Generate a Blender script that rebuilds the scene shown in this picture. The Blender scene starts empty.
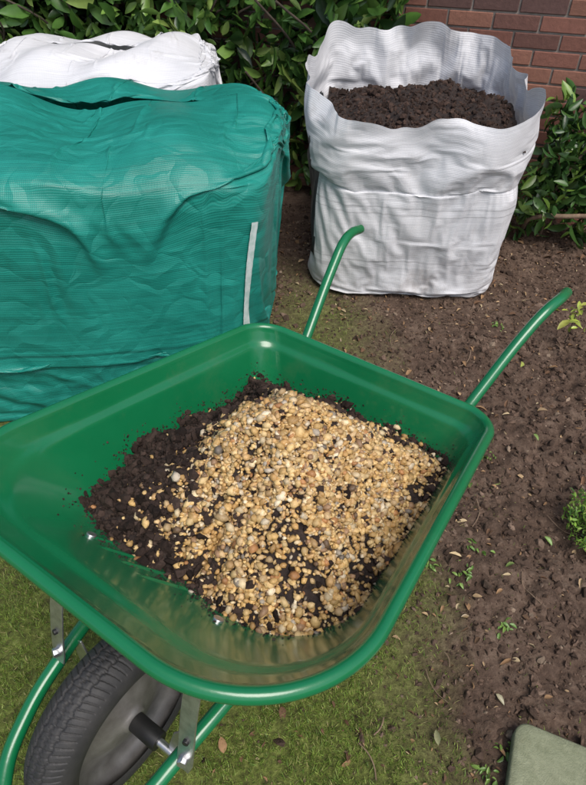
import bpy, bmesh, math, numpy as np, random
from mathutils import Vector, noise as mn, kdtree
rng=np.random.default_rng(7); random.seed(7)
S=bpy.context.scene
COL=S.collection
# ------------------------------------------------------------------ helpers
def mesh_obj(name,V,F,mat=None,parent=None,smooth=True,colors=None,mats=None,midx=None):
    V=np.asarray(V,dtype=np.float32)
    me=bpy.data.meshes.new(name)
    if isinstance(F,np.ndarray):
        n,k=F.shape
        me.vertices.add(len(V)); me.vertices.foreach_set('co',V.ravel())
        me.loops.add(n*k); me.loops.foreach_set('vertex_index',F.ravel().astype(np.int32))
        me.polygons.add(n); me.polygons.foreach_set('loop_start',np.arange(0,n*k,k,dtype=np.int32))
        me.polygons.foreach_set('loop_total',np.full(n,k,dtype=np.int32))
        me.update(calc_edges=True)
    else:
        me.from_pydata(V.tolist(),[],F)
    me.polygons.foreach_set('use_smooth',np.full(len(me.polygons),smooth))
    if colors is not None:
        ca=me.color_attributes.new('Col','FLOAT_COLOR','POINT')
        c=np.ones((len(V),4),dtype=np.float32); c[:,:3]=colors
        ca.data.foreach_set('color',c.ravel())
    if mats:
        for m in mats: me.materials.append(m)
    elif mat: me.materials.append(mat)
    if midx is not None: me.polygons.foreach_set('material_index',np.asarray(midx,dtype=np.int32))
    me.update()
    o=bpy.data.objects.new(name,me); COL.objects.link(o)
    if parent: o.parent=parent
    return o
def empty(name,loc=(0,0,0),yaw=0):
    e=bpy.data.objects.new(name,None); COL.objects.link(e); e.location=loc; e.rotation_euler=(0,0,yaw); e.empty_display_size=.1
    return e
def gridfaces(nl,n,closed=True):
    i=np.arange(nl-1)[:,None]*n; j=np.arange(n if closed else n-1)[None,:]; j2=(j+1)%n
    return np.stack([i+j,i+j2,i+n+j2,i+n+j],-1).reshape(-1,4)
def rotmats(n,tilt=None):
    if tilt is None:
        q=rng.normal(size=(n,4)); q/=np.linalg.norm(q,axis=1)[:,None]
    else:
        yaw=rng.uniform(0,2*np.pi,n); ax=rng.uniform(0,2*np.pi,n); t=np.abs(rng.normal(0,tilt,n))
        q1=np.stack([np.cos(yaw/2),0*yaw,0*yaw,np.sin(yaw/2)],1)
        q2=np.stack([np.cos(t/2),np.sin(t/2)*np.cos(ax),np.sin(t/2)*np.sin(ax),0*t],1)
        w,x,y,z=q2.T; W,X,Y,Z=q1.T
        q=np.stack([w*W-x*X-y*Y-z*Z,w*X+x*W+y*Z-z*Y,w*Y-x*Z+y*W+z*X,w*Z+x*Y-y*X+z*W],1)
    w,x,y,z=q.T
    return np.stack([1-2*(y*y+z*z),2*(x*y-z*w),2*(x*z+y*w),2*(x*y+z*w),1-2*(x*x+z*z),2*(y*z-x*w),2*(x*z-y*w),2*(y*z+x*w),1-2*(x*x+y*y)],1).reshape(n,3,3)
def scatter(name,TV,TF,pos,R,scale,cols,mat,parent=None,smooth=True,jit=0.0):
    n=len(pos); k=len(TV); scale=np.asarray(scale)
    if scale.ndim==1: scale=scale[:,None].repeat(3,1)
    V=TV[None]*scale[:,None,:]
    if jit: V=V*(1+rng.normal(0,jit,(n,k,1)))
    V=np.einsum('nij,nkj->nki',R,V)+pos[:,None,:]
    F=(TF[None]+np.arange(n)[:,None,None]*k).reshape(-1,TF.shape[1])
    return mesh_obj(name,V.reshape(-1,3),F,mat,parent,smooth,colors=np.repeat(cols,k,0))
def ico(sub):
    bm=bmesh.new(); bmesh.ops.create_icosphere(bm,subdivisions=sub,radius=1)
    V=np.array([v.co[:] for v in bm.verts]); F=np.array([[v.index for v in f.verts] for f in bm.faces]); bm.free()
    return V,F
def nz(x,y,z=0.0): return mn.noise(Vector((x,y,z)))
def fbm(x,y,z=0.0,o=4): return mn.fractal(Vector((x,y,z)),1.0,2.0,o)
# ------------------------------------------------------------------ materials
def newmat(name):
    m=bpy.data.materials.new(name); m.use_nodes=True
    nt=m.node_tree; b=nt.nodes['Principled BSDF']; return m,nt,b
def nd(nt,t,**kw):
    n=nt.nodes.new(t)
    for k,v in kw.items():
        if k in n.inputs.keys(): n.inputs[k].default_value=v
        else: setattr(n,k,v)
    return n
def ramp(nt,stops):
    r=nt.nodes.new('ShaderNodeValToRGB'); e=r.color_ramp.elements
    while len(e)<len(stops): e.new(.5)
    for i,(p,c) in enumerate(stops): e[i].position=p; e[i].color=(*c,1)
    return r
def simple(name,stops,scale=5,rough=.6,bump=(0,0),detail=6,metal=0,rr=0,coat=0,dust=None):
    m,nt,b=newmat(name); L=nt.links
    tc=nd(nt,'ShaderNodeTexCoord'); n=nd(nt,'ShaderNodeTexNoise',Scale=scale,Detail=detail,Roughness=.6)
    L.new(tc.outputs['Object'],n.inputs['Vector']); r=ramp(nt,stops); L.new(n.outputs['Fac'],r.inputs[0]); out=r.outputs[0]
    if dust:
        n5=nd(nt,'ShaderNodeTexNoise',Scale=7,Detail=10,Roughness=.75); L.new(tc.outputs['Object'],n5.inputs['Vector'])
        q5=nd(nt,'ShaderNodeMapRange'); q5.inputs[1].default_value=.54; q5.inputs[2].default_value=.88; q5.inputs[4].default_value=.3; L.new(n5.outputs[0],q5.inputs[0])
        mx=nd(nt,'ShaderNodeMix',data_type='RGBA'); L.new(q5.outputs[0],mx.inputs[0]); L.new(out,mx.inputs[6]); mx.inputs[7].default_value=(*dust,1); out=mx.outputs[2]
    L.new(out,b.inputs['Base Color'])
    b.inputs['Roughness'].default_value=rough; b.inputs['Metallic'].default_value=metal
    if coat: b.inputs['Coat Weight'].default_value=coat; b.inputs['Coat Roughness'].default_value=.10
    if rr:
        mr=nd(nt,'ShaderNodeMapRange'); mr.inputs[3].default_value=rough-rr; mr.inputs[4].default_value=rough+rr
        L.new(n.outputs['Fac'],mr.inputs[0]); L.new(mr.outputs[0],b.inputs['Roughness'])
    if bump[0]:
        n2=nd(nt,'ShaderNodeTexNoise',Scale=bump[1],Detail=6,Roughness=.65); L.new(tc.outputs['Object'],n2.inputs['Vector'])
        bp=nd(nt,'ShaderNodeBump',Strength=.8,Distance=bump[0]); L.new(n2.outputs['Fac'],bp.inputs['Height']); L.new(bp.outputs[0],b.inputs['Normal'])
    return m
def colmat(name,rough=.6,bump=(0,0),var=.25,vs=200,trans=0,spec=.5):
    m,nt,b=newmat(name); L=nt.links
    at=nd(nt,'ShaderNodeAttribute',attribute_name='Col')
    tc=nd(nt,'ShaderNodeTexCoord'); n=nd(nt,'ShaderNodeTexNoise',Scale=vs,Detail=3); L.new(tc.outputs['Object'],n.inputs['Vector'])
    mr=nd(nt,'ShaderNodeMapRange'); mr.inputs[3].default_value=1-var*1.5; mr.inputs[4].default_value=1+var*1.5; L.new(n.outputs['Fac'],mr.inputs[0])
    mx=nd(nt,'ShaderNodeVectorMath',operation='SCALE'); L.new(at.outputs['Color'],mx.inputs[0]); L.new(mr.outputs[0],mx.inputs['Scale'])
    L.new(mx.outputs[0],b.inputs['Base Color']); b.inputs['Roughness'].default_value=rough; b.inputs['Specular IOR Level'].default_value=spec
    if bump[0]:
        n2=nd(nt,'ShaderNodeTexNoise',Scale=bump[1],Detail=4); L.new(tc.outputs['Object'],n2.inputs['Vector'])
        bp=nd(nt,'ShaderNodeBump',Strength=.7,Distance=bump[0]); L.new(n2.outputs['Fac'],bp.inputs['Height']); L.new(bp.outputs[0],b.inputs['Normal'])
    if trans:
        tr=nd(nt,'ShaderNodeBsdfTranslucent'); L.new(mx.outputs[0],tr.inputs['Color']); ms=nd(nt,'ShaderNodeMixShader'); ms.inputs[0].default_value=trans
        L.new(b.outputs[0],ms.inputs[1]); L.new(tr.outputs[0],ms.inputs[2]); L.new(ms.outputs[0],nt.nodes['Material Output'].inputs[0])
    return m
def woven(name,c1,c2,period,rough=.5,crump=.006,dirt=None,trans=.0,seams=(),streak=(.93,1.05),cst=.35,weave=(.84,1.08)):
    m,nt,b=newmat(name); L=nt.links
    tc=nd(nt,'ShaderNodeUVMap'); tco=nd(nt,'ShaderNodeTexCoord')
    UV=tc.outputs[0]; OB=tco.outputs['Object']
    n=nd(nt,'ShaderNodeTexNoise',Scale=4,Detail=6); L.new(OB,n.inputs['Vector'])
    r=ramp(nt,[(.3,c1),(.7,c2)]); L.new(n.outputs['Fac'],r.inputs[0])
    w=nd(nt,'ShaderNodeTexWave',Scale=.314/period,Distortion=.5,Detail=1); w.bands_direction='Y'
    L.new(UV,w.inputs['Vector'])
    w2=nd(nt,'ShaderNodeTexWave',Scale=.314/(period*.7),Distortion=.4); w2.bands_direction='X'; L.new(UV,w2.inputs['Vector'])
    ad=nd(nt,'ShaderNodeMath',operation='ADD'); L.new(w.outputs['Fac'],ad.inputs[0])
    mu=nd(nt,'ShaderNodeMath',operation='MULTIPLY'); mu.inputs[1].default_value=.5; L.new(w2.outputs['Fac'],mu.inputs[0]); L.new(mu.outputs[0],ad.inputs[1])
    mr=nd(nt,'ShaderNodeMapRange'); mr.inputs[2].default_value=1.5; mr.inputs[3].default_value=weave[0]; mr.inputs[4].default_value=weave[1]; L.new(ad.outputs[0],mr.inputs[0])
    mp=nd(nt,'ShaderNodeMapping'); mp.inputs['Scale'].default_value=(3,110,1); L.new(UV,mp.inputs[0])
    ns=nd(nt,'ShaderNodeTexNoise',Scale=1,Detail=2); L.new(mp.outputs[0],ns.inputs['Vector'])
    ms_=nd(nt,'ShaderNodeMapRange'); ms_.inputs[1].default_value=.3; ms_.inputs[2].default_value=.7; ms_.inputs[3].default_value=streak[0]; ms_.inputs[4].default_value=streak[1]; L.new(ns.outputs[0],ms_.inputs[0])
    mm=nd(nt,'ShaderNodeMath',operation='MULTIPLY'); L.new(mr.outputs[0],mm.inputs[0]); L.new(ms_.outputs[0],mm.inputs[1])
    fac=mm.outputs[0]
    sx=nd(nt,'ShaderNodeSeparateXYZ'); L.new(UV,sx.inputs[0])
    for (zc,wd,val) in seams:
        s1=nd(nt,'ShaderNodeMath',operation='SUBTRACT'); L.new(sx.outputs[1],s1.inputs[0]); s1.inputs[1].default_value=zc
        s2=nd(nt,'ShaderNodeMath',operation='ABSOLUTE'); L.new(s1.outputs[0],s2.inputs[0])
        s3=nd(nt,'ShaderNodeMapRange'); s3.inputs[1].default_value=wd*.6; s3.inputs[2].default_value=wd; s3.inputs[3].default_value=val; s3.inputs[4].default_value=1; L.new(s2.outputs[0],s3.inputs[0])
        s4=nd(nt,'ShaderNodeMath',operation='MULTIPLY'); L.new(fac,s4.inputs[0]); L.new(s3.outputs[0],s4.inputs[1]); fac=s4.outputs[0]
    sc=nd(nt,'ShaderNodeVectorMath',operation='SCALE'); L.new(r.outputs[0],sc.inputs[0]); L.new(fac,sc.inputs['Scale'])
    out=sc.outputs[0]
    if dirt:
        n4=nd(nt,'ShaderNodeTexNoise',Scale=7,Detail=8,Roughness=.7); L.new(OB,n4.inputs['Vector'])
        a=nd(nt,'ShaderNodeMapRange'); a.inputs[1].default_value=.0; a.inputs[2].default_value=.35; a.inputs[3].default_value=.16; a.inputs[4].default_value=0; L.new(sx.outputs[1],a.inputs[0])
        s=nd(nt,'ShaderNodeMath',operation='ADD'); L.new(n4.outputs['Fac'],s.inputs[0]); L.new(a.outputs[0],s.inputs[1])
        q=nd(nt,'ShaderNodeMapRange'); q.inputs[1].default_value=.58; q.inputs[2].default_value=.85; q.inputs[4].default_value=.6; L.new(s.outputs[0],q.inputs[0])
        mx=nd(nt,'ShaderNodeMix',data_type='RGBA'); L.new(q.outputs[0],mx.inputs[0]); L.new(out,mx.inputs[6]); mx.inputs[7].default_value=(*dirt,1); out=mx.outputs[2]
    L.new(out,b.inputs['Base Color']); b.inputs['Roughness'].default_value=rough
    v=nd(nt,'ShaderNodeTexVoronoi',Scale=7); v.feature='DISTANCE_TO_EDGE'
    nw=nd(nt,'ShaderNodeTexNoise',Scale=5,Detail=2); L.new(OB,nw.inputs['Vector'])
    va=nd(nt,'ShaderNodeVectorMath',operation='SCALE'); L.new(nw.outputs['Color'],va.inputs[0]); va.inputs['Scale'].default_value=.3
    vb=nd(nt,'ShaderNodeVectorMath',operation='ADD'); L.new(OB,vb.inputs[0]); L.new(va.outputs[0],vb.inputs[1]); L.new(vb.outputs[0],v.inputs['Vector'])
    b1=nd(nt,'ShaderNodeBump',Strength=cst,Distance=crump); L.new(v.outputs['Distance'],b1.inputs['Height'])
    b2=nd(nt,'ShaderNodeBump',Strength=.4,Distance=.001); L.new(ad.outputs[0],b2.inputs['Height']); L.new(b1.outputs[0],b2.inputs['Normal'])
    L.new(b2.outputs[0],b.inputs['Normal'])
    if trans:
        tr=nd(nt,'ShaderNodeBsdfTranslucent'); L.new(out,tr.inputs['Color']); ms=nd(nt,'ShaderNodeMixShader'); ms.inputs[0].default_value=trans
        L.new(b.outputs[0],ms.inputs[1]); L.new(tr.outputs[0],ms.inputs[2]); L.new(ms.outputs[0],nt.nodes['Material Output'].inputs[0])
    return m
M_paint=simple('green_paint',[(.3,(.004,.140,.048)),(.7,(.007,.172,.062))],3,.25,(.0006,35),rr=.06,coat=.5,dust=(.13,.17,.09))
M_soil=simple('compost',[(.35,(.014,.009,.008)),(.6,(.038,.025,.020)),(.75,(.075,.050,.040))],60,.95,(.008,90))
M_zinc=simple('galvanised',[(.3,(.45,.45,.46)),(.7,(.7,.7,.71))],60,.32,metal=.9,rr=.08)
M_rub=simple('rubber',[(.3,(.022,.022,.023)),(.7,(.045,.043,.042))],30,.62,(.0008,200),dust=(.10,.085,.065))
M_rim=simple('wheel_steel',[(.3,(.16,.15,.14)),(.7,(.28,.27,.26))],20,.45,(.001,60),metal=.5,dust=(.16,.12,.08))
M_black=simple('black_plastic',[(.3,(.012,.012,.012)),(.7,(.02,.02,.02))],20,.45)
M_green=woven('green_woven',(.010,.215,.168),(.020,.31,.25),.0055,.40,.030,trans=.10,seams=[(.36,.006,.6),(.375,.004,1.2)],streak=(.84,1.14),cst=.5,weave=(.76,1.12))
M_white=woven('white_woven',(.70,.71,.74),(.83,.83,.85),.007,.5,.014,dirt=(.25,.21,.18),trans=.12,seams=[(.20,.012,.86),(.24,.005,.78),(.47,.004,.78),(.50,.004,.78),(.53,.003,.85)])
M_dark=simple('dark_print',[(.4,(.02,.023,.025)),(.6,(.035,.04,.045))],40,.5)
M_tape=simple('seam_tape',[(.4,(.45,.58,.54)),(.6,(.62,.70,.68))],40,.55)
M_pebble=colmat('pebble',.55,(.0015,300),.25,160)
M_clod=colmat('soil_crumb',.95,(.004,160),.35,120,spec=.2)
M_leaf=colmat('leaf',.32,(.001,60),.18,30,trans=.15)
M_grass=colmat('grass_blade',.55,(0,0),.1,30,trans=.25)
M_dry=colmat('dry_litter',.8,(.001,100),.2,80,spec=.2)
# ------------------------------------------------------------------ wheelbarrow
BX,BY,YAW=-.067,.803,math.radians(-34.67)
barrow=empty('wheelbarrow',(BX,BY,0),YAW)
Lh=.469
def rquad(cs,radii,ne=110,na=26):
    cs=[np.array(c,float) for c in cs]; segs=[]
    for i in range(4):
        p,c,q=cs[i-1],cs[i],cs[(i+1)%4]
        a=(p-c)/np.linalg.norm(p-c); b=(q-c)/np.linalg.norm(q-c); ang=math.acos(a@b); r=radii[i]
        tl=r/math.tan(ang/2); bis=(a+b)/np.linalg.norm(a+b); cen=c+bis*r/math.sin(ang/2)
        s=c+a*tl-cen; e=c+b*tl-cen; tot=math.acos(max(-1,min(1,(s@e)/(r*r))))
        arc=[]
        for k in range(na+1):
            t=k/na; arc.append(cen+(math.sin((1-t)*tot)*s+math.sin(t*tot)*e)/math.sin(tot))
        segs.append(arc)
    pts=[];side=[]
    for i in range(4):
        pts+=segs[i]; side+=[4]*len(segs[i])
        s,e=segs[i][-1],segs[(i+1)%4][0]
        for k in range(1,ne): pts.append(s+(e-s)*k/ne); side.append(i)
    return np.array(pts),np.array(side)
ZR,ZF=.621,.826
def rimz(l): return ZR+(ZF-ZR)*(l+Lh)/(2*Lh)
rim_xy,side=rquad([(-.355,-Lh),(.355,-Lh),(.416,Lh-.004),(-.416,Lh)],[.095,.095,.24,.20])
flo_xy,_=rquad([(-.235,-.33),(.235,-.33),(.25,.10),(-.25,.10)],[.07,.07,.13,.13])
def floz(l): return .37+.04*(l+.33)/.43
N=len(rim_xy)
tang=np.roll(rim_xy,-1,0)-np.roll(rim_xy,1,0); tang/=np.linalg.norm(tang,axis=1)[:,None]
nrm=np.stack([tang[:,1],-tang[:,0]],1)
if (nrm*(rim_xy)).sum()<0: nrm=-nrm
top_xy=rim_xy-nrm*.030
def wall(h):
    hf=h**.86
    xy=flo_xy+(top_xy-flo_xy)*hf
    z0=floz(flo_xy[:,1]); z1=rimz(rim_xy[:,1])-.010
    z=z0+(z1-z0)*h
    return np.column_stack([xy,z])
levels=[]
cen=flo_xy.mean(0)
for s in [.02,.3,.6,.85]:
    xy=cen+(flo_xy-cen)*s; levels.append(np.column_stack([xy,floz(xy[:,1])-.004*np.ones(N)]))
levels[-1][:,2]+=.001
for h in np.concatenate([np.linspace(0.0,.1,5),np.linspace(.12,.985,80)]):
    P=wall(h)
    if .12<h<.62:
        e=min(1,(h-.12)/.04,(.62-h)/.04)
        lat=P[:,0]+.35*(h-.3)
        for c in np.arange(-.33,.10,.052):
            w=np.exp(-((lat-c)/.0075)**2)*(side==2)
            P[:,2]+=.0045*w*e
    st=1/(1+np.exp(-(h-.86)/.010))
    P[:,:2]+=nrm*(.008*st)
    levels.append(P)
def lip(off,dz):
    xy=rim_xy-nrm*off; return np.column_stack([xy,rimz(rim_xy[:,1])+dz])
for off,dz in [(.0215,-.0065),(.020,-.003),(.016,-.0005),(.012,.0015),(.008,.0012),(.004,-.001),(.001,-.005),(-.0005,-.010),(.0005,-.015),(.004,-.019),(.008,-.021)]:
    levels.append(lip(off,dz))
V=np.concatenate(levels); V[:,1]*=-1
tray=mesh_obj('tray',V,gridfaces(len(levels),N),M_paint,barrow)
md=tray.modifiers.new('sol','SOLIDIFY'); md.thickness=.0016; md.offset=0
def edge_h(i):
    l=rim_xy[i,1]; x=rim_xy[i,0]
    base=.54+(.38-.54)*(l+Lh)/(2*Lh)
    if x<-.1 and l<-.2: base-=.06
    if side[i]==2 or (side[i]==4 and l>0): base=.43
    return base
eh=np.array([edge_h(i) for i in range(N)])
k=np.ones(41)/41; eh=np.convolve(np.concatenate([eh[-20:],eh,eh[:20]]),k,'valid')
for i in range(N):
    eh[i]+=.10*nz(rim_xy[i,0]*9,rim_xy[i,1]*9,3)+.06*nz(rim_xy[i,0]*30,rim_xy[i,1]*30,5)
    if rim_xy[i,0]<-.05 and rim_xy[i,1]>-.1: eh[i]+=.055
eh=np.convolve(np.concatenate([eh[-3:],eh,eh[:3]]),np.ones(7)/7,'valid')
E=np.zeros((N,3))
for i in range(N):
    h=eh[i]; hf=h**.86; E[i,:2]=flo_xy[i]+(top_xy[i]-flo_xy[i])*hf
    z0=floz(flo_xy[i,1]); z1=rimz(rim_xy[i,1])-.010; E[i,2]=z0+(z1-z0)*h
PC=np.array([.03,-.07]); ZC=.810
def heap_pt(i,s):
    xy=PC+(E[i,:2]-PC)*s
    z=ZC-.012+(E[i,2]-ZC)*(1.25*math.sqrt(s*s+.006)**1.15-.25*s**3)
    w=(1-s**8)
    lf=1/(1+math.exp((xy[0]+.09)/.03))
    z+=w*(.020*fbm(xy[0]*7,xy[1]*7,1.3,3)+(.006+.016*lf)*fbm(xy[0]*22,xy[1]*22,2,5)+.012*lf*abs(fbm(xy[0]*40,xy[1]*40,7,3)))
    if s>.999: z=E[i,2]
    return (xy[0],xy[1],z)
rings=150
HP=np.array([[heap_pt(i,s) for i in range(0,N,1)] for s in np.linspace(.004,1.0,rings)])
HV=HP.reshape(-1,3).copy(); HV[:,1]*=-1
mesh_obj('compost_heap',HV,gridfaces(rings,N),M_soil,barrow)
kd=kdtree.KDTree(rings*N)
for i,p in enumerate(HP.reshape(-1,3)): kd.insert((p[0],p[1],0),i)
kd.balance()
HF=HP.reshape(-1,3)
def heap_at(x,y):
    c,i,d=kd.find((x,y,0))
    return (HF[i] if d<.008 else None)
poly=np.array([(-.105,-.19),(-.04,-.29),(.10,-.36),(.29,-.34),(.325,-.167),(.34,.08),(.32,.25),(.165,.28),(.03,.27),(-.05,.20),(-.10,.10),(-.13,-.05)])
def sdist(px,py):
    d=1e9; ins=False; n=len(poly)
    for a in range(n):
        x1,y1=poly[a-1]; x2,y2=poly[a]
        ex,ey=x2-x1,y2-y1; t=max(0,min(1,((px-x1)*ex+(py-y1)*ey)/(ex*ex+ey*ey)))
        d=min(d,math.hypot(px-x1-ex*t,py-y1-ey*t))
        if (y1>py)!=(y2>py) and px<(x2-x1)*(py-y1)/(y2-y1)+x1: ins=not ins
    return d if ins else -d
IV,IF=ico(1); IV2,IF2=ico(2)
pal=np.array([(.54,.34,.125),(.64,.43,.18),(.46,.27,.095),(.69,.54,.32),(.58,.40,.20),(.32,.19,.10),(.22,.18,.14),(.44,.37,.28),(.70,.58,.40),(.50,.31,.13),(.66,.47,.22),(.40,.19,.07),(.18,.11,.06)])
pw=np.array([.18,.17,.12,.07,.12,.06,.015,.025,.035,.09,.10,.03,.03]); pw/=pw.sum()
pos=[];sc=[]
tries=0
while len(pos)<12000 and tries<90000:
    tries+=1
    x,y=rng.uniform(-.34,.37),rng.uniform(-.42,.36)
    p=heap_at(x,y)
    if p is None: continue
    d=sdist(x,y)+.06*fbm(x*7,y*7,9,3)
    prob=1.0/(1+math.exp(-(d-.004)/.020))
    q=fbm(x*10+4,y*10,5,3)
    if x>.10 and (x>.2 or y>.02) and q>.12: prob*=.35
    for hx,hy,hr in [(.12,-.32,.045),(.30,.02,.03),(.29,.22,.045),(.28,-.22,.03),(.02,.24,.035),(.22,.12,.025),(-.08,.17,.03)]:
        if (x-hx)**2+(y-hy)**2<(hr*(1+q))**2: prob*=.25
    prob=max(prob,.06 if x>-.18 else .014)
    if rng.random()<prob:
        r=min(.0105,max(.0026,rng.lognormal(math.log(.0050),.36)))
        pos.append((x,-y,p[2]+r*rng.uniform(-.1,.9)+(.006*rng.random() if d>.02 else 0))); sc.append(r)
pos=np.array(pos);sc=np.array(sc);n=len(pos)
an=np.stack([rng.uniform(.85,1.45,n),rng.uniform(.7,1.05,n),rng.uniform(.45,.8,n)],1)*sc[:,None]
cc=pal[rng.choice(len(pal),n,p=pw)]*rng.uniform(.65,1.15,(n,1))
scatter('gravel',IV,IF,pos,rotmats(n,.6),an,cc,M_pebble,barrow,True,.14)
pos=[];sc=[]
while len(pos)<11000:
    x,y=rng.uniform(-.36,.37),rng.uniform(-.44,.36); p=heap_at(x,y)
    if p is None: continue
    if sdist(x,y)>.03 and rng.random()>.12: continue
    r=rng.lognormal(math.log(.0034),.6); r=min(r,.013)
    pos.append((x,-y,p[2]+r*.2)); sc.append(r)
for _ in range(1100):
    i=rng.integers(N); h=eh[i]+abs(rng.normal(0,.06)); 
    if h>.95: continue
    hf=h**.86; xy=flo_xy[i]+(top_xy[i]-flo_xy[i])*hf; z0=floz(flo_xy[i,1]); z1=rimz(rim_xy[i,1])-.01
    pos.append((xy[0],-xy[1],z0+(z1-z0)*h+.002)); sc.append(rng.uniform(.0008,.0028))
pos=np.array(pos);sc=np.array(sc);n=len(pos)
cc=np.array([(.030,.020,.016)])*rng.uniform(.5,2.0,(n,1))
scatter('compost_crumbs',IV,IF,pos,rotmats(n),sc[:,None]*rng.uniform(.5,1.4,(n,3)),cc,M_clod,barrow,False,.22)
def tube(name,pts,r,mat,parent,res=10,cyclic=False,smoothpts=True):
    cu=bpy.data.curves.new(name,'CURVE'); cu.dimensions='3D'; cu.bevel_depth=r; cu.bevel_resolution=5; cu.use_fill_caps=True; cu.resolution_u=res
    if smoothpts:
        sp=cu.splines.new('BEZIER'); sp.bezier_points.add(len(pts)-1)
        for b,p in zip(sp.bezier_points,pts): b.co=p; b.handle_left_type=b.handle_right_type='AUTO'
    else:
        sp=cu.splines.new('POLY'); sp.points.add(len(pts)-1)
        for b,p in zip(sp.points,pts): b.co=(*p,1)
    sp.use_cyclic_u=cyclic
    if mat: cu.materials.append(mat)
    o=bpy.data.objects.new(name,cu); COL.objects.link(o); 
    if parent: o.parent=parent
    return o
def LL(pts): return [(x,-l,z) for x,l,z in pts]
cx=-.03
def half(sg):
    return [(cx+.028+sg*.337,-1.00,.672),(cx+.026+sg*.335,-.94,.682),(cx+.022+sg*.326,-.885,.675),(cx+.016+sg*.312,-.825,.640),(cx+.005+sg*.272,-.64,.500),(cx+sg*.24,-.49,.39),(cx+sg*.215,-.36,.350),(cx+sg*.20,-.1,.352),(cx+sg*.19,.15,.37),(cx+sg*.18,.32,.37),(cx+sg*.165,.45,.355),(cx+sg*.145,.56,.33),(cx+sg*.10,.655,.305)]
frame=half(-1)+[(cx-.05,.69,.295),(cx+.05,.69,.295)]+half(1)[::-1]
tube('frame_tube',LL(frame),.0155,M_paint,barrow)
for sg in (-1,1):
    tube('leg_%d'%(1 if sg<0 else 2),LL([(cx+sg*.235,-.44,.38),(cx+sg*.245,-.45,.25),(cx+sg*.25,-.44,.06),(cx+sg*.25,-.40,.018),(cx+sg*.25,-.30,.016),(cx+sg*.25,-.24,.05),(cx+sg*.235,-.12,.20),(cx+sg*.205,-.02,.34)]),.0135,M_paint,barrow)
tube('cross_brace',LL([(cx-.245,-.44,.16),(cx+.245,-.44,.16)]),.010,M_paint,barrow,smoothpts=False)
def strap(name,pts,w,th):
    pts=[Vector(p) for p in pts]; V=[];F=[]
    W=Vector((1,0,0)); n=len(pts)
    for i,p in enumerate(pts):
        t=(pts[min(i+1,n-1)]-pts[max(i-1,0)]).normalized(); 
        wd=w*(1 if 0<i<n-1 else .7)
        nn=t.cross(W).normalized(); ww=nn.cross(t).normalized()
        for a,b in ((-1,-1),(1,-1),(1,1),(-1,1)): V.append(p+ww*a*wd/2+nn*b*th/2)
    for i in range(n-1):
        for k in range(4): F.append([i*4+k,i*4+(k+1)%4,i*4+4+(k+1)%4,i*4+4+k])
    F.append([3,2,1,0]);F.append([n*4-4,n*4-3,n*4-2,n*4-1])
    o=mesh_obj(name,[v[:] for v in V],F,M_zinc,barrow,False)
    b=o.modifiers.new('b','BEVEL'); b.width=.0015; b.segments=2
    return o
def cyl(name,p0,p1,r,mat,parent,seg=32,bev=.0015):
    p0=Vector(p0);p1=Vector(p1); d=p1-p0
    bm=bmesh.new(); bmesh.ops.create_cone(bm,cap_ends=True,segments=seg,radius1=r,radius2=r,depth=d.length)
    me=bpy.data.meshes.new(name); bm.to_mesh(me); bm.free(); me.materials.append(mat)
    o=bpy.data.objects.new(name,me); COL.objects.link(o); o.parent=parent
    o.location=(p0+p1)/2; o.rotation_mode='QUATERNION'; o.rotation_quaternion=d.to_track_quat('Z','Y')
    if bev: b=o.modifiers.new('b','BEVEL'); b.width=bev; b.segments=2
    for f in me.polygons: f.use_smooth=len(f.vertices)==4
    return o
for q,sg in enumerate((-1,1)):
    x=cx+sg*(.140 if sg<0 else .182)
    strap('bracket_%d'%(q+1),LL([(x,.30,.60),(x,.355,.64),(x+sg*.006,.395,.60),(x+sg*.008,.42,.53),(x+sg*.010,.44,.46),(x+sg*.010,.455,.40),(x+sg*.008,.462,.375)]),.036,.004)
    cyl('bracket_bolt_%d'%(q+1),(x+sg*.006,-.452,.408),(x+sg*.012,-.466,.412),.010,M_zinc,barrow,6)
    cyl('bracket_slot_%d'%(q+1),(x+sg*.010,-.438,.465),(x+sg*.012,-.446,.467),.006,M_black,barrow,16)
    strap('axle_bracket_%d'%(q+1),LL([(cx+sg*.165,.41,.36),(cx+sg*.14,.42,.31),(cx+sg*.125,.43,.24),(cx+sg*.122,.43,.20)]),.05,.005)
for q,(x,h) in enumerate([(-.20,.58),(.13,.54)]):
    j=[i for i in range(N) if side[i]==2]; i=min(j,key=lambda i:abs(flo_xy[i,0]+(top_xy[i,0]-flo_xy[i,0])*h**.86-x))
    hf=h**.86; xy=flo_xy[i]+(top_xy[i]-flo_xy[i])*hf; z0=floz(flo_xy[i,1]); z1=rimz(rim_xy[i,1])-.01; z=z0+(z1-z0)*h
    p=Vector((xy[0],-xy[1],z)); nn=Vector((0,.72,.70))
    cyl('tray_bolt_%d'%(q+1),p-nn*.002,p+nn*.006,.010,M_zinc,barrow,20)
WR=.220; hubp=Vector((cx-.040,-.435,.230))
def revolve(name,prof,mat,seg=96,fn=None):
    V=[]
    for (x,r) in prof:
        for k in range(seg):
            a=2*math.pi*k/seg; rr=r-(fn(x,r,a) if fn else 0)
            V.append((hubp.x+x,hubp.y+rr*math.cos(a),hubp.z+rr*math.sin(a)))
    return mesh_obj(name,V,gridfaces(len(prof),seg),mat,barrow)
tw=.055; prof=[]
for k in range(73):
    a=math.pi*(k/72)*1.24-math.pi*.12
    x=-tw*math.cos(a); rr=.050*math.sin(a)
    x=math.copysign(abs(x)**.9*tw**.1,x)
    prof.append((x,WR-.050+rr))
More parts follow.
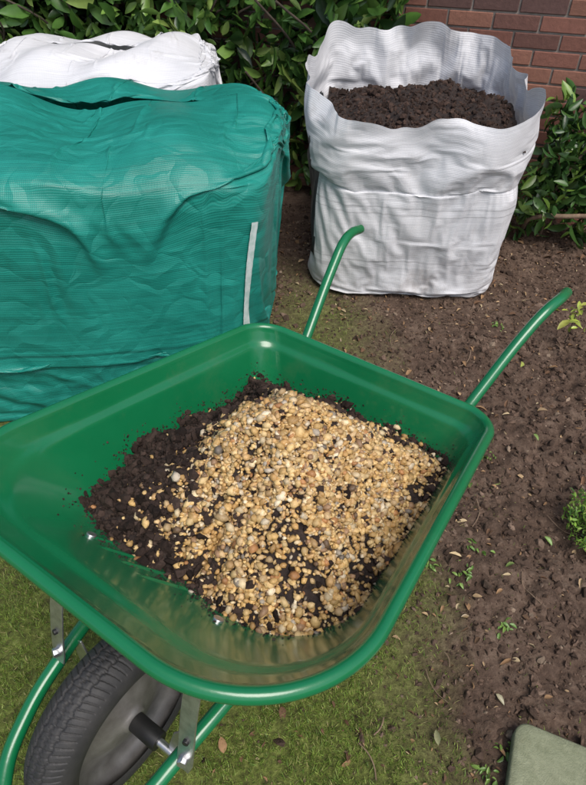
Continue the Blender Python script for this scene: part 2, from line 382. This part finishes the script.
def tread(x,r,a):
    if r<WR-.022: return 0
    ax=abs(x); g=0
    zz=.0025*math.sin(a*60)
    if abs(x-zz)<.0018 or abs(ax-.018-.002*math.sin(a*60+1.5))<.0018: g=.004
    u=(a*90/(2*math.pi)+ (ax*25))%1
    if .021<ax and u<.16: g=.0035
    u2=(a*90/(2*math.pi)+.5+(x*20))%1
    if ax<.018 and u2<.10 : g=max(g,.0025)
    return g
revolve('tyre',prof,M_rub,1080,tread)
rk=1.12
pr=[(-.040,.150),(-.043,.158),(-.041,.161),(-.036,.157),(-.032,.146),(-.020,.132),(-.012,.120),(-.016,.09),(-.030,.06),(-.034,.035),(-.040,.026),(-.045,.024),(-.045,.012)]
revolve('wheel_rim',[(x,r*rk) for x,r in pr],M_rim)
revolve('wheel_rim_2',[(-x,r*rk) for x,r in pr[::-1]],M_rim)
cyl('axle',hubp+Vector((-.125,0,0)),hubp+Vector((.165,0,0)),.009,M_zinc,barrow)
for sg in (-1,1): cyl('hub_bush_%d'%(1 if sg<0 else 2),hubp+Vector((sg*.045,0,0)),hubp+Vector((sg*.115,0,0)),.021,M_black,barrow)
# ------------------------------------------------------------------ cloth relaxation for the bulk bags
def relax(P0,T,mh,mv,steps,grav,pin,collide,kb=.05,damp=.97,iters=4,fric=.75,gz=0):
    NVn,NAn,_=P0.shape
    idx=np.arange(NVn*NAn).reshape(NVn,NAn)
    P=P0.reshape(-1,3).astype(np.float64).copy(); Tf=T.reshape(-1,3)
    w=(1-pin.reshape(-1)).astype(float); gm_=(Tf[:,2]>gz)*1.0
    sets=[]
    def add(A,B,m):
        A=A.ravel();B=B.ravel(); r=np.linalg.norm(Tf[A]-Tf[B],axis=1)*m
        wa,wb=w[A],w[B]; s=np.maximum(wa+wb,1e-9); sets.append((A,B,r,(wa/s)[:,None],(wb/s)[:,None]))
    J2=np.roll(idx,-1,1)
    add(idx[:,0::2],J2[:,0::2],mh); add(idx[:,1::2],J2[:,1::2],mh)
    for s in (0,1):
        a=idx[s:-1:2]; b=idx[s+1::2][:len(a)]
        add(a,b,mv); md_=(mh+mv)/2
        add(a,np.roll(b,-1,1),md_); add(a,np.roll(b,1,1),md_)
    Q=P.copy()
    for st in range(steps):
        Vv=(P-Q)*damp; Vl=np.linalg.norm(Vv,axis=1,keepdims=True); Vv*=np.minimum(1,.008/np.maximum(Vl,1e-9))
        Q=P.copy(); P=P+Vv*w[:,None]; P[:,2]-=grav*w*gm_
        for it in range(iters):
            for A,B,r,wa,wb in sets:
                d=P[B]-P[A]; l=np.sqrt((d*d).sum(1)); c=((l-r)/np.maximum(l,1e-9))[:,None]*d
                P[A]+=c*wa; P[B]-=c*wb
        G=P.reshape(NVn,NAn,3); Lp=(np.roll(G,1,1)+np.roll(G,-1,1))*.5-G
        Lv=np.zeros_like(G); Lv[1:-1]=(G[2:]+G[:-2])*.5-G[1:-1]
        G=G+kb*(Lp+Lv)*w.reshape(NVn,NAn,1); P=G.reshape(-1,3)
        P2=collide(P); hit=(np.abs(P2-P).sum(1)>1e-9)|(Tf[:,2]<gz)
        P2[hit]=Q[hit]+(P2[hit]-Q[hit])*(1-fric)
        P=collide(P2) 
    return P.reshape(NVn,NAn,3)
def ringdir(NA,n):
    phi=2*np.pi*np.arange(NA)/NA; c,s=np.cos(phi),np.sin(phi); r=1/((np.abs(c)**n+np.abs(s)**n)**(1/n)); return phi,c*r,s*r
def resample(x,y,NA):
    d=np.hypot(np.diff(np.append(x,x[0])),np.diff(np.append(y,y[0]))); cs=np.concatenate([[0],np.cumsum(d)]); t=np.linspace(0,cs[-1],NA,endpoint=False)
    return np.interp(t,cs,np.append(x,x[0])),np.interp(t,cs,np.append(y,y[0]))
def vnoise(P,f,sd=0):
    return np.array([mn.noise(Vector((p[0]*f+sd,p[1]*f,p[2]*f))) for p in P.reshape(-1,3)]).reshape(P.shape[:-1])
def bag_mesh(name,P,mats,parent,midf=None,uvs=None,T=None):
    NVn,NAn,_=P.shape; F=gridfaces(NVn,NAn); V=P.reshape(-1,3)
    mi=None
    if midf is not None: mi=[midf(p) for p in T.reshape(-1,3)[F].mean(1)]
    o=mesh_obj(name,V,F,None,parent,mats=mats,midx=mi)
    per=np.linalg.norm(np.diff(T[0],axis=0,append=T[0][:1]),axis=1).sum()
    u=np.arange(NAn)/NAn*per; v=np.concatenate([[0],np.cumsum(np.linalg.norm(np.diff(T[:,0],axis=0),axis=1))])
    uvl=o.data.uv_layers.new(name='UVMap'); lv=np.zeros(len(o.data.loops),dtype=np.int32); o.data.loops.foreach_get('vertex_index',lv)
    uu=u[lv%NAn]; vv=v[lv//NAn]
    uu4=uu.reshape(-1,4).copy(); wrap=(uu4.max(1)-uu4.min(1))>per/2; uu4[wrap]=np.where(uu4[wrap]<per/2,uu4[wrap]+per,uu4[wrap])
    uvl.data.foreach_set('uv',np.stack([uu4.ravel(),vv],1).astype(np.float32).ravel())
    sm=o.modifiers.new('sub','SUBSURF'); sm.levels=1; sm.render_levels=1
    return o
def boxcollide(a,b,top,bul=.04,n=6,lump=None):
    def f(P):
        x,y,z=P.T
        k=1+bul*np.sin(np.clip(z/top,0,1)*np.pi*.8)-.04*np.clip(1-z/.08,0,1)
        q=((np.abs(x)/(a*k))**n+(np.abs(y)/(b*k))**n)**(1/n); q=np.maximum(q,1e-6)
        zt=top-.10*np.clip(q,0,1)**4+(lump(x,y) if lump else 0)
        ins=(q<1)&(z<zt); lat=(1-q)*min(a,b); ver=zt-z
        up=ins&((ver<lat)|(z>top-.16)); sd=ins&~up
        P=P.copy(); P[up,2]=zt[up]
        P[sd,0]=x[sd]/q[sd]; P[sd,1]=y[sd]/q[sd]
        P[:,2]=np.maximum(P[:,2],0.0)
        return P
    return f
NA,NV=320,106
def make_green(a,b,fill,H,seed,steps=120):
    ph,ux,uy=ringdir(NA*4,7); ux,uy=resample(ux*a*1.03,uy*b*1.03,NA)
    zs=np.linspace(0,H,NV)
    T=np.zeros((NV,NA,3)); T[:,:,0]=ux; T[:,:,1]=uy; T[:,:,2]=zs[:,None]
    P=T.copy()
    over=np.clip((zs-fill)/(H-fill),0,1)[:,None]
    P[:,:,0]*=1-.10*over; P[:,:,1]=P[:,:,1]*(1-.985*np.clip(over*1.15,0,1))+.10*over
    P[:,:,2]=np.minimum(T[:,:,2],fill)+.07*np.sin(np.clip(over*1.3,0,1)*np.pi/2)+.03*np.clip(over*4-3,0,1)
    D=T.copy(); D[:,:,2]=T[:,:,2]*1.0+T[:,:,0]*.8; D[:,:,0]=T[:,:,0]*.5
    nA=vnoise(D,3.4,seed); nB=vnoise(D,9.0,seed+5); nC=vnoise(T,6.0,seed+9)
    am=np.clip((zs/fill-.30)/.45,0,1)[:,None]
    amp=.005+.052*am
    P[:,:,0]+=amp*(nC+.6*nB)*np.sign(ux); P[:,:,1]+=amp*(nA+.9*nB+.6*nC)*np.sign(uy)*(1-.9*over); P[:,:,2]+=.06*(over>0)*(nB+nA)
    pin=np.zeros((NV,NA)); pin[0]=1
    lump=lambda x,y: .04*np.sin(x*7+seed)*np.cos(y*6)+.02*np.sin(x*15+y*9)
    P=relax(P,T,1.05,1.045,steps,.0005,pin,boxcollide(a,b,fill,.04,7,lump),kb=.018,damp=.88,gz=fill*.30,fric=.4)
    return P,T
Pg,Tg=make_green(.53,.40,.95,1.36,11)
gb=empty('bulk_bag.001',(-.655,2.22,0),math.radians(-4))
Pg2=Pg.copy()
wfr=np.clip(-Pg[:,:,1]/.40,0,1); Pg2[:,:,1]-=.30*(.53-Pg[:,:,0])*wfr
Pg2[:,:,0]-=.25*np.clip(-Pg[:,:,0],0,1)
Pg2[:,:,0]+=.08*np.clip(Pg[:,:,2]/.95,0,1)**1.5*np.clip(Pg[:,:,0]/.5,0,1)
bag_mesh('fabric',Pg2,[M_green],gb,T=Tg)
# seam tape sewn down the front right corner
jc=int(np.argmax(Tg[0,:,0]*1.0-Tg[0,:,1]*1.25)); RV=[]
for i in range(2,56):
    for dj in (-1,0,1):
        p=Pg2[i,(jc+dj)%NA]; o_=np.array([.004,-.006,0]); RV.append(p+o_)
mesh_obj('seam_tape',RV,gridfaces(54,3,False),M_tape,gb)
g3=empty('bulk_bag.002',(-.92,3.24,0),math.radians(3))
P3=Pg[:,::-1].copy(); P3[:,:,0]*=-.96; P3[:,:,1]*=.85; P3[:,:,2]*=.965
bag_mesh('fabric',P3,[M_white],g3,T=Tg)
WH=.56; hx,hy=.445,.41
def white_T():
    NAw,NVw=320,92; T=np.zeros((NVw,NAw,3))
    for iv in range(NVw):
        v=iv/(NVw-1)
        n=5.5 if v<.6 else 4.2
        ph,ux,uy=ringdir(NAw*4,n); ux,uy=resample(ux,uy,NAw)
        for k in range(NAw):
            phi=math.atan2(uy[k],ux[k]); ang=math.degrees(phi)%360
            if v<.6:
                t=v/.6; w=.94+.06*math.sin(min(1,t)*math.pi*.62)+.04*t-.04*max(0,1-t*12)**2
                T[iv,k]=(ux[k]*hx*w,uy[k]*hy*w,WH*t)
            else:
                t=(v-.6)/.4; c,s=math.cos(phi),math.sin(phi)
                def g(m,sd): 
                    d=abs((ang-m+180)%360-180); return math.exp(-(d/sd)**2)
                H=.275+.20*g(88,52)+.08*g(175,45)+.05*g(0,38)+.07*g(325,20)+.05*g(135,14)+.04*g(40,16)+.06*g(222,18)+.05*nz(c*2.2,s*2.2,7)+.02*nz(c*6,s*6,3)
                out=1.015+.06*math.sin(min(1,t*3)*math.pi/2)-.04*t-.01*t*g(0,38)+.02*t*g(325,20)+.09*t*g(190,40)-.07*t*g(95,60)
                T[iv,k]=(ux[k]*hx*out,uy[k]*hy*out,WH+H*t)
    return T
Tw=white_T(); 
n1a=vnoise(Tw,4.0,2); n2a=vnoise(Tw,9,6); nvw,naw=n1a.shape
tt=np.linspace(0,1,nvw)[:,None]; am=.010+.060*np.clip((tt-.5)/.3,0,1)
rad=Tw[:,:,:2]/np.maximum(np.linalg.norm(Tw[:,:,:2],axis=2,keepdims=True),1e-6)
Pw=Tw.copy(); Pw[:,:,:2]+=rad*(am*(n1a+.6*n2a))[:,:,None]; Pw[:,:,2]+=(tt>.6)*.015*n2a
pinw=np.zeros((nvw,naw)); pinw[0]=1
Pw=relax(Pw,Tw,1.06,1.055,60,.00012,pinw,boxcollide(.425,.39,.72,.045,6),kb=.02,damp=.85,fric=.2)
wb=empty('bulk_bag',(.562,2.84,0),math.radians(-6))
def wmid(p):
    x,y,z=p
    if x<-.385 and -.34<y<.30 and .20<z<.76: return 1
    return 0
bag_mesh('fabric',Pw,[M_white,M_dark],wb,wmid,T=Tw)
n1=90; gx=np.linspace(-.43,.43,n1); G=[]
def fillz(x,y): return .775+.05*fbm(x*4,y*4,4)+.022*fbm(x*18,y*18,1)-.04*(x*x+y*y)/.17
for y in gx:
    for x in gx: G.append((x*.97,y*.91,fillz(x,y)))
mesh_obj('compost_fill',G,gridfaces(n1,n1,False),M_soil,wb)
m=3500; px=rng.uniform(-.41,.41,(m,2)); r=rng.lognormal(math.log(.005),.6,m).clip(.002,.018)
pz=np.array([fillz(a,b) for a,b in px])
scatter('compost_fill_crumbs',IV,IF,np.column_stack([px[:,0]*.97,px[:,1]*.91,pz]),rotmats(m),r[:,None]*rng.uniform(.6,1.2,(m,3)),np.array([(.035,.022,.017)])*rng.uniform(.5,2.2,(m,1)),M_clod,wb,False,.2)
# ------------------------------------------------------------------ ground
def gh(x,y):
    a=.018*fbm(x*1.3,y*1.3,0,3)+.010*fbm(x*6,y*6,3,4)
    sm=1/(1+math.exp(-(x-.50)/.10))
    dug=sm*(1 if y<2.1 else .45)
    a+=dug*(.030*abs(fbm(x*9,y*9,7,4))+.016*fbm(x*26,y*26,9,3)+.035*fbm(x*2.5,y*2.5,11,2))
    return a-.012
def grassmask(x,y):
    q=.20*fbm(x*2.5,y*2.5,20,4)+.08*fbm(x*12,y*12,3,3)
    a=(.36-x)/.18+(q*4)
    b=(1.05-y)/.25+q*3
    g=min(a,b)
    g2=1.1-math.hypot((x-.03)/.22,(y-1.95)/.45)+q*3 -.2
    g3=(-.75-x)/.2+q*3
    return max(0,min(1,.5+.5*max(g,g2*.8,g3)))
xs=np.linspace(-1.4,2.4,420); ys=np.linspace(-.4,4.2,460)
GV=np.array([(x,y,gh(x,y)) for y in ys for x in xs]); 
gm=np.array([grassmask(x,y) for y in ys for x in xs])
nx_,ny_=len(xs),len(ys)
m,nt,b=newmat('ground_soil'); L=nt.links
tc=nd(nt,'ShaderNodeTexCoord'); at=nd(nt,'ShaderNodeAttribute',attribute_name='Col')
n1_=nd(nt,'ShaderNodeTexNoise',Scale=6,Detail=8,Roughness=.65); L.new(tc.outputs['Object'],n1_.inputs['Vector'])
n2_=nd(nt,'ShaderNodeTexNoise',Scale=55,Detail=6,Roughness=.7); L.new(tc.outputs['Object'],n2_.inputs['Vector'])
r1=ramp(nt,[(.32,(.045,.029,.021)),(.5,(.110,.073,.053)),(.68,(.215,.155,.115))]); 
av=nd(nt,'ShaderNodeMath',operation='ADD'); L.new(n1_.outputs[0],av.inputs[0]); L.new(n2_.outputs[0],av.inputs[1])
hv=nd(nt,'ShaderNodeMath',operation='MULTIPLY'); hv.inputs[1].default_value=.5; L.new(av.outputs[0],hv.inputs[0]); L.new(hv.outputs[0],r1.inputs[0])
r2=ramp(nt,[(.35,(.06,.06,.022)),(.55,(.14,.17,.04)),(.7,(.24,.27,.08))]); L.new(n2_.outputs[0],r2.inputs[0])
mx=nd(nt,'ShaderNodeMix',data_type='RGBA'); 
sep=nd(nt,'ShaderNodeSeparateColor'); L.new(at.outputs['Color'],sep.inputs[0]); L.new(sep.outputs[0],mx.inputs[0])
L.new(r1.outputs[0],mx.inputs[6]); L.new(r2.outputs[0],mx.inputs[7]); L.new(mx.outputs[2],b.inputs['Base Color']); b.inputs['Roughness'].default_value=.95; b.inputs['Specular IOR Level'].default_value=.2
bp=nd(nt,'ShaderNodeBump',Strength=.9,Distance=.014); L.new(n2_.outputs[0],bp.inputs['Height']); L.new(bp.outputs[0],b.inputs['Normal'])
M_ground=m
F=gridfaces(ny_,nx_,False)
V=GV; base=len(V)
bd=[j for j in range(nx_)]+[(i+1)*nx_-1 for i in range(1,ny_)]+[(ny_-1)*nx_+j for j in range(nx_-2,-1,-1)]+[i*nx_ for i in range(ny_-2,0,-1)]
outer=[]
for idx in bd:
    p=V[idx]; cxx,cyy=.5,1.9; d=np.array([p[0]-cxx,p[1]-cyy]); d/=max(abs(d[0])/1.9,abs(d[1])/2.3); 
    outer.append((cxx+d[0]*60,cyy+d[1]*60,0))
V2=np.concatenate([V,np.array(outer)]); nb=len(bd)
F2=np.array([[bd[i],base+i,base+(i+1)%nb,bd[(i+1)%nb]] for i in range(nb)])
cols=np.zeros((len(V2),3)); cols[:base,0]=gm; cols[base:,0]=.8
mesh_obj('ground',V2,np.concatenate([F,F2]),M_ground,colors=cols)
gp=[]
while len(gp)<62000:
    x=rng.uniform(-1.1,.75); y=rng.uniform(.1,1.5) if rng.random()<.85 else rng.uniform(1.5,2.6)
    g=grassmask(x,y)
    if rng.random()<g**2*(1.0 if fbm(x*9,y*9,40,3)>-.12 else .3)+.01: gp.append((x,y,gh(x,y)-.001))
gp=np.array(gp); n=len(gp)
TV=np.array([(-.5,0,0),(.5,0,0),(-.38,.12,.5),(.38,.12,.5),(0,.42,1.0)]); TF=np.array([[0,1,3],[0,3,2],[2,3,4]])
sc=np.stack([rng.uniform(.0012,.0028,n),rng.uniform(.008,.030,n),rng.uniform(.006,.022,n)],1)
gcol=np.array([(.16,.25,.04),(.24,.34,.06),(.30,.37,.09),(.11,.19,.03),(.42,.38,.16)])[rng.choice(5,n,p=[.3,.3,.17,.15,.08])]*rng.uniform(.7,1.2,(n,1))
scatter('grass',TV,TF,gp,rotmats(n,.45),sc,gcol,M_grass,None,False)
cp=[];cs=[]
while len(cp)<30000:
    x=rng.uniform(-.3,2.2); y=rng.uniform(.2,3.5)
    g=grassmask(x,y)
    if rng.random()<(1-g)*.95+.04:
        r=min(.014,rng.lognormal(math.log(.0038),.6)); 
        cp.append((x,y,gh(x,y)+r*.1)); cs.append(r)
cp=np.array(cp);cs=np.array(cs);n=len(cp)
ccl=np.array([(.110,.073,.053),(.068,.045,.033),(.165,.115,.085),(.24,.18,.13)])
cc=ccl[rng.choice(4,n,p=[.5,.33,.13,.04])]*rng.uniform(.6,1.3,(n,1))
scatter('soil_clods',IV,IF,cp,rotmats(n),cs[:,None]*rng.uniform(.4,1.4,(n,3)),cc,M_clod,None,False,.28)
cp=[];cs=[]
while len(cp)<700:
    x=rng.uniform(.5,1.7); y=rng.uniform(.45,2.3)
    if fbm(x*3,y*3,50,2)<-.05+.25*(rng.random()-.5): continue
    r=min(.022,rng.lognormal(math.log(.009),.4)); cp.append((x,y,gh(x,y)-r*.1)); cs.append(r)
n=len(cp); k=len(IV2); cp=np.array(cp); cs=np.array(cs)
nsv=np.array([[max(.45,1+.9*fbm(v[0]*1.6+s_*3,v[1]*1.6,v[2]*1.6,5)) for v in IV2] for s_ in range(30)])
base_v=IV2[None]*nsv[rng.integers(30,size=n)][:,:,None]*(cs[:,None]*rng.uniform(.6,1.3,(n,3)))[:,None,:]
base_v=np.einsum('nij,nkj->nki',rotmats(n),base_v); base_v[:,:,2]*=.7
V=(base_v+cp[:,None,:]).reshape(-1,3); F=(IF2[None]+np.arange(n)[:,None,None]*k).reshape(-1,3)
cc=ccl[rng.choice(4,n,p=[.6,.33,.07,.0])]*rng.uniform(.8,1.2,(n,1))
mesh_obj('soil_lumps',V,F,M_clod,None,False,colors=np.repeat(cc,k,0))
def leaf_t(w=.42,fold=.12,droop=.1):
    ys_=[0,.15,.4,.7,.9,1.0]; ws=[.02,.6,1,.8,.35,0]
    V=[];F=[]
    for y,q in zip(ys_,ws):
        V+=[(-q*w/2,y,fold*q*w-droop*y*y),(0,y,-droop*y*y),(q*w/2,y,fold*q*w-droop*y*y)]
    for i in range(5):
        a=i*3; F+=[[a,a+1,a+4,a+3],[a+1,a+2,a+5,a+4]]
    return np.array(V),np.array(F)
LV,LF=leaf_t(.45,.5,.25)
n=3800; lp=np.column_stack([rng.uniform(-.2,2.2,n),rng.uniform(.25,3.4,n)])
lp=np.array([(x,y,gh(x,y)+.006) for x,y in lp if y>1.9 or x<.62 or rng.random()<.5]); n=len(lp)
lc=np.array([(.28,.17,.09),(.15,.085,.05),(.40,.28,.16),(.48,.38,.23),(.10,.06,.035)])[rng.choice(5,n,p=[.3,.28,.17,.07,.18])]*rng.uniform(.7,1.2,(n,1))
sl=rng.lognormal(math.log(.014),.5,n).clip(.005,.045)
scatter('leaf_litter',LV,LF,lp,rotmats(n,.5),sl[:,None]*np.stack([rng.uniform(.4,1.3,n),np.ones(n),np.ones(n)],1),lc,M_dry,None,True)
pts=[(.60,1.27,.04),(.79,1.07,.035),(.62,.62,.03),(.52,.60,.03),(.47,.80,.03),(-.52,1.0,.045),(.88,1.5,.03),(.95,1.9,.04),(.35,.48,.035),(.66,.96,.03)]
lp=np.array([(x,y,gh(x,y)+.012) for x,y,_ in pts]); n=len(lp)
scatter('fallen_leaves',LV,LF,lp,rotmats(n,.3),np.array([p[2] for p in pts]),np.array([(.16,.26,.06),(.18,.30,.07),(.4,.38,.22),(.35,.32,.2),(.28,.2,.1),(.22,.05,.03),(.2,.3,.08),(.35,.4,.1),(.3,.3,.16),(.2,.28,.08)]),M_leaf,None,True)
# small weeds in the soil
wd=[(.36,1.08),(.50,.93),(.70,1.42),(.58,.78),(.52,.47),(.46,.42),(.42,1.5),(.93,2.2),(.56,1.02),(.40,.97)]
WP=[];
for (x,y) in wd:
    for _ in range(16): 
        a,b_=rng.normal(0,.014,2); WP.append((x+a,y+b_,gh(x+a,y+b_)+.004+.008*rng.random()))
WP=np.array(WP); n=len(WP)
scatter('weeds',LV,LF,WP,rotmats(n,.6),rng.uniform(.010,.024,n),np.array([(.13,.24,.05),(.20,.32,.07)])[rng.integers(2,size=n)],M_leaf,None,True)
tw_e=empty('twigs')
M_twig=simple('twig_bark',[(.3,(.12,.075,.05)),(.7,(.28,.20,.13))],30,.85,(.002,80))
for q in range(48):
    x=rng.uniform(.1,2.0) if q>4 else rng.uniform(.1,.6); y=rng.uniform(.3,3.3) if q>4 else rng.uniform(.35,.8); a=rng.uniform(0,6.28); l=rng.uniform(.03,.14); P=[]
    for k in range(4):
        xx=x+math.cos(a+.15*k)*l*k/3; yy=y+math.sin(a+.15*k)*l*k/3; P.append((xx,yy,gh(xx,yy)+.008+.004*rng.random()))
    tube('twig_%d'%q,P,rng.uniform(.0008,.0020),M_twig,tw_e,4)
# ------------------------------------------------------------------ brick wall
wl=empty('brick_wall',(1.63,3.20,0),math.radians(-20))
m,nt,b=newmat('brick'); L=nt.links
at=nd(nt,'ShaderNodeAttribute',attribute_name='Col'); tc=nd(nt,'ShaderNodeTexCoord'); nn_=nd(nt,'ShaderNodeTexNoise',Scale=40,Detail=6,Roughness=.7); L.new(tc.outputs['Object'],nn_.inputs['Vector'])
mr=nd(nt,'ShaderNodeMapRange'); mr.inputs[3].default_value=.55; mr.inputs[4].default_value=1.4; L.new(nn_.outputs[0],mr.inputs[0]); s_=nd(nt,'ShaderNodeVectorMath',operation='SCALE'); L.new(at.outputs['Color'],s_.inputs[0]); L.new(mr.outputs[0],s_.inputs['Scale'])
L.new(s_.outputs[0],b.inputs['Base Color']); b.inputs['Roughness'].default_value=.85
bp=nd(nt,'ShaderNodeBump',Strength=.7,Distance=.004); L.new(nn_.outputs[0],bp.inputs['Height']); L.new(bp.outputs[0],b.inputs['Normal'])
M_brick=m; M_mortar=simple('mortar',[(.3,(.24,.21,.18)),(.7,(.36,.32,.28))],30,.9,(.003,120))
BVt=np.array([(x,y,z) for x in (-.5,.5) for y in (-.5,.5) for z in (-.5,.5)]); BF=np.array([[0,1,3,2],[4,6,7,5],[0,4,5,1],[2,3,7,6],[0,2,6,4],[1,5,7,3]])
bpz=[]
for r in range(34):
    for c in range(-22,12):
        bpz.append((c*.225+(.1125 if r%2 else 0),.05+rng.normal(0,.001),.0375+r*.075-.04))
bpz=np.array(bpz); n=len(bpz)
bc=np.array([(.22,.095,.068),(.27,.125,.085),(.17,.08,.062),(.31,.17,.12),(.13,.07,.06)])[rng.choice(5,n,p=[.3,.28,.2,.12,.1])]*rng.uniform(.8,1.15,(n,1))
bo=scatter('bricks',BVt,BF,bpz,np.tile(np.eye(3),(n,1,1)),np.tile([.215,.10,.065],(n,1)),bc,M_brick,wl,False)
bv=bo.modifiers.new('b','BEVEL'); bv.width=.003; bv.segments=1
V=BVt*np.array([7.7,.085,2.55])+np.array([-1.15,.052,1.24]); mesh_obj('mortar_core',V,BF,M_mortar,wl,False)
# ------------------------------------------------------------------ hedge
LV2,LF2=leaf_t(.40,.25,.18)
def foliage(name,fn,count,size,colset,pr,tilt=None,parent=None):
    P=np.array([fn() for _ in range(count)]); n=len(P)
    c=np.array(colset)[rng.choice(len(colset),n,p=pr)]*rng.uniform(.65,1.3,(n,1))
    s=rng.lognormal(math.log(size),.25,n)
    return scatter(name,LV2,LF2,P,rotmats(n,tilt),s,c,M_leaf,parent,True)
M_bark=simple('bark',[(.3,(.03,.022,.016)),(.7,(.10,.075,.055))],12,.9,(.006,40))
hedge=empty('laurel_hedge')
def hfront(x): return 3.80 if x<-.3 else 3.80-.42*min(1,(x+.3)/.7)
def hp():
    x=rng.uniform(-3.2,.56); z=rng.uniform(.05,2.3); d=abs(rng.normal(0,.10)); bul=.14*fbm(x*1.3,z*1.6,2,3)
    return (x,hfront(x)+d-bul*(1 if x<.1 else .3),z)
foliage('foliage',hp,9500,.115,[(.05,.12,.025),(.08,.18,.035),(.16,.28,.06),(.022,.055,.014),(.25,.36,.09)],[.28,.28,.19,.16,.09],None,hedge)
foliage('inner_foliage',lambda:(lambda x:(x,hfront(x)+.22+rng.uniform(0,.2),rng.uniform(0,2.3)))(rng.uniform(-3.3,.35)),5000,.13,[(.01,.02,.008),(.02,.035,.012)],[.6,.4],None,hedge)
for q in range(16):
    x=-3+q*.22+rng.uniform(-.05,.05); y=hfront(x)+.2
    P=[(x,y,-.02)]
    for k in range(1,7): P.append((x+rng.normal(0,.03)*k,y+rng.normal(0,.04),.35*k))
    o=tube('stem_%d'%q,P,.016,M_bark,hedge,6)
    for k in range(3):
        b0=P[1+k]; tube('branch_%d_%d'%(q,k),[b0,(b0[0]+rng.uniform(-.2,.2),b0[1]-.12,b0[2]+.15),(b0[0]+rng.uniform(-.3,.3),b0[1]-.22,b0[2]+.35)],.006,M_bark,hedge,5)
ivy=empty('ivy_shrub')
cl=[(1.34,3.0,.30,.17),(1.42,2.98,.42,.19),(1.50,3.0,.52,.17),(1.30,3.05,.16,.14),(1.66,2.95,.88,.08),(1.38,3.12,.58,.13),(1.68,2.98,.62,.11),(1.56,3.02,.3,.16),(1.58,3.0,.95,.05),(1.60,2.98,.12,.12)]
clw=np.array([c[3]**2 for c in cl]); clw/=clw.sum()
def ip():
    c=cl[rng.choice(len(cl),p=clw)]; v=rng.normal(size=3); v/=np.linalg.norm(v); v*=c[3]*rng.random()**.4
    return (c[0]+v[0],c[1]+v[1]*.7,max(.03,c[2]+v[2]*1.2))
foliage('leaves',ip,1150,.072,[(.035,.09,.022),(.06,.14,.03),(.15,.26,.045),(.02,.05,.012)],[.33,.32,.2,.15],None,ivy)
tube('stem_a',[(1.30,3.12,0),(1.28,2.95,.16),(1.42,2.84,.22),(1.62,2.82,.235),(2.0,2.87,.30)],.012,M_twig,ivy)
tube('stem_b',[(1.40,3.08,0),(1.36,3.0,.25),(1.45,2.98,.5),(1.6,3.0,.75),(1.8,3.0,1.05)],.007,M_twig,ivy)
tube('stem_c',[(1.55,3.1,0),(1.6,2.9,.3),(1.75,2.85,.55)],.006,M_twig,ivy)
box=empty('box_shrub')
def bp_():
    v=rng.normal(size=3); v/=np.linalg.norm(v); v*=rng.random()**.45
    return (.945+v[0]*.10,1.08+v[1]*.13,max(.01,.06+v[2]*.09))
foliage('leaves',bp_,1300,.016,[(.13,.26,.04),(.22,.38,.06),(.34,.47,.10),(.07,.16,.03)],[.3,.35,.2,.15],None,box)
for q in range(9): tube('stem_%d'%q,[(.945,1.08,0),(.945+rng.uniform(-.05,.05),1.08+rng.uniform(-.05,.05),.07),(.945+rng.uniform(-.09,.09),1.08+rng.uniform(-.09,.09),.13)],.0015,M_bark,box,4)
sp=empty('seedling_plant')
foliage('leaves',lambda:(1.20+rng.normal(0,.03),2.08+rng.normal(0,.03),.10+abs(rng.normal(0,.05))),26,.045,[(.34,.42,.07),(.44,.46,.10)],[.6,.4],.7,sp)
tube('stem',[(1.20,2.08,0),(1.20,2.08,.16)],.002,M_bark,sp)
def rect(w,h,r,n=8):
    P=[]
    for cx_,cy_,a0 in ((w/2-r,h/2-r,0),(-w/2+r,h/2-r,90),(-w/2+r,-h/2+r,180),(w/2-r,-h/2+r,270)):
        for k in range(n+1):
            a=math.radians(a0+90*k/n); P.append((cx_+r*math.cos(a),cy_+r*math.sin(a)))
    return P
lv=[(0,-.004,1.0),(0,.004,1.0),(0,.026,1.0),(-.004,.030,1),(-.02,.031,1)]
V=[];nr=36
for off,z,_ in lv: V+=[(x,y,z) for x,y in rect(.42+off*2,.32+off*2,.035)]
V=np.array(V); F=gridfaces(len(lv),nr).tolist(); F.append([ (len(lv)-1)*nr+k for k in range(nr)]); F.append([nr-1-k for k in range(nr)])
M_pad=simple('foam_pad',[(.35,(.20,.22,.13)),(.65,(.28,.30,.19))],50,.8,(.004,300),dust=(.16,.12,.08))
pad=mesh_obj('kneeling_pad',V,F,M_pad); pad.location=(.675,.30,.012); pad.rotation_euler=(0,0,math.radians(-23))
# ------------------------------------------------------------------ light & camera
w=bpy.data.worlds.new('World'); S.world=w; w.use_nodes=True; nt=w.node_tree
sky=nt.nodes.new('ShaderNodeTexSky'); sky.sky_type='NISHITA'; sky.sun_disc=False
EL,AZ=math.radians(58),math.radians(150)
sky.sun_elevation=EL; sky.sun_rotation=AZ; sky.air_density=1.0; sky.dust_density=3.5
nt.links.new(sky.outputs[0],nt.nodes['Background'].inputs[0]); nt.nodes['Background'].inputs[1].default_value=.15
sl=bpy.data.lights.new('sun','SUN'); sl.energy=2.4; sl.angle=math.radians(36); sl.color=(1,.97,.93)
so=bpy.data.objects.new('sun',sl); COL.objects.link(so)
d=Vector((math.sin(AZ)*math.cos(EL),math.cos(AZ)*math.cos(EL),math.sin(EL))); so.rotation_euler=d.to_track_quat('Z','Y').to_euler()
so.location=(0,0,5)
cam=bpy.data.cameras.new('camera'); cam.sensor_fit='VERTICAL'; cam.sensor_height=36; cam.lens=36*593/785; cam.clip_end=500; cam.clip_start=.02
co=bpy.data.objects.new('camera',cam); COL.objects.link(co); co.location=(0,0,1.6); co.rotation_euler=(math.radians(90-42.46),0,0); S.camera=co
S.view_settings.view_transform='Standard'; S.view_settings.look='None'; S.view_settings.exposure=0
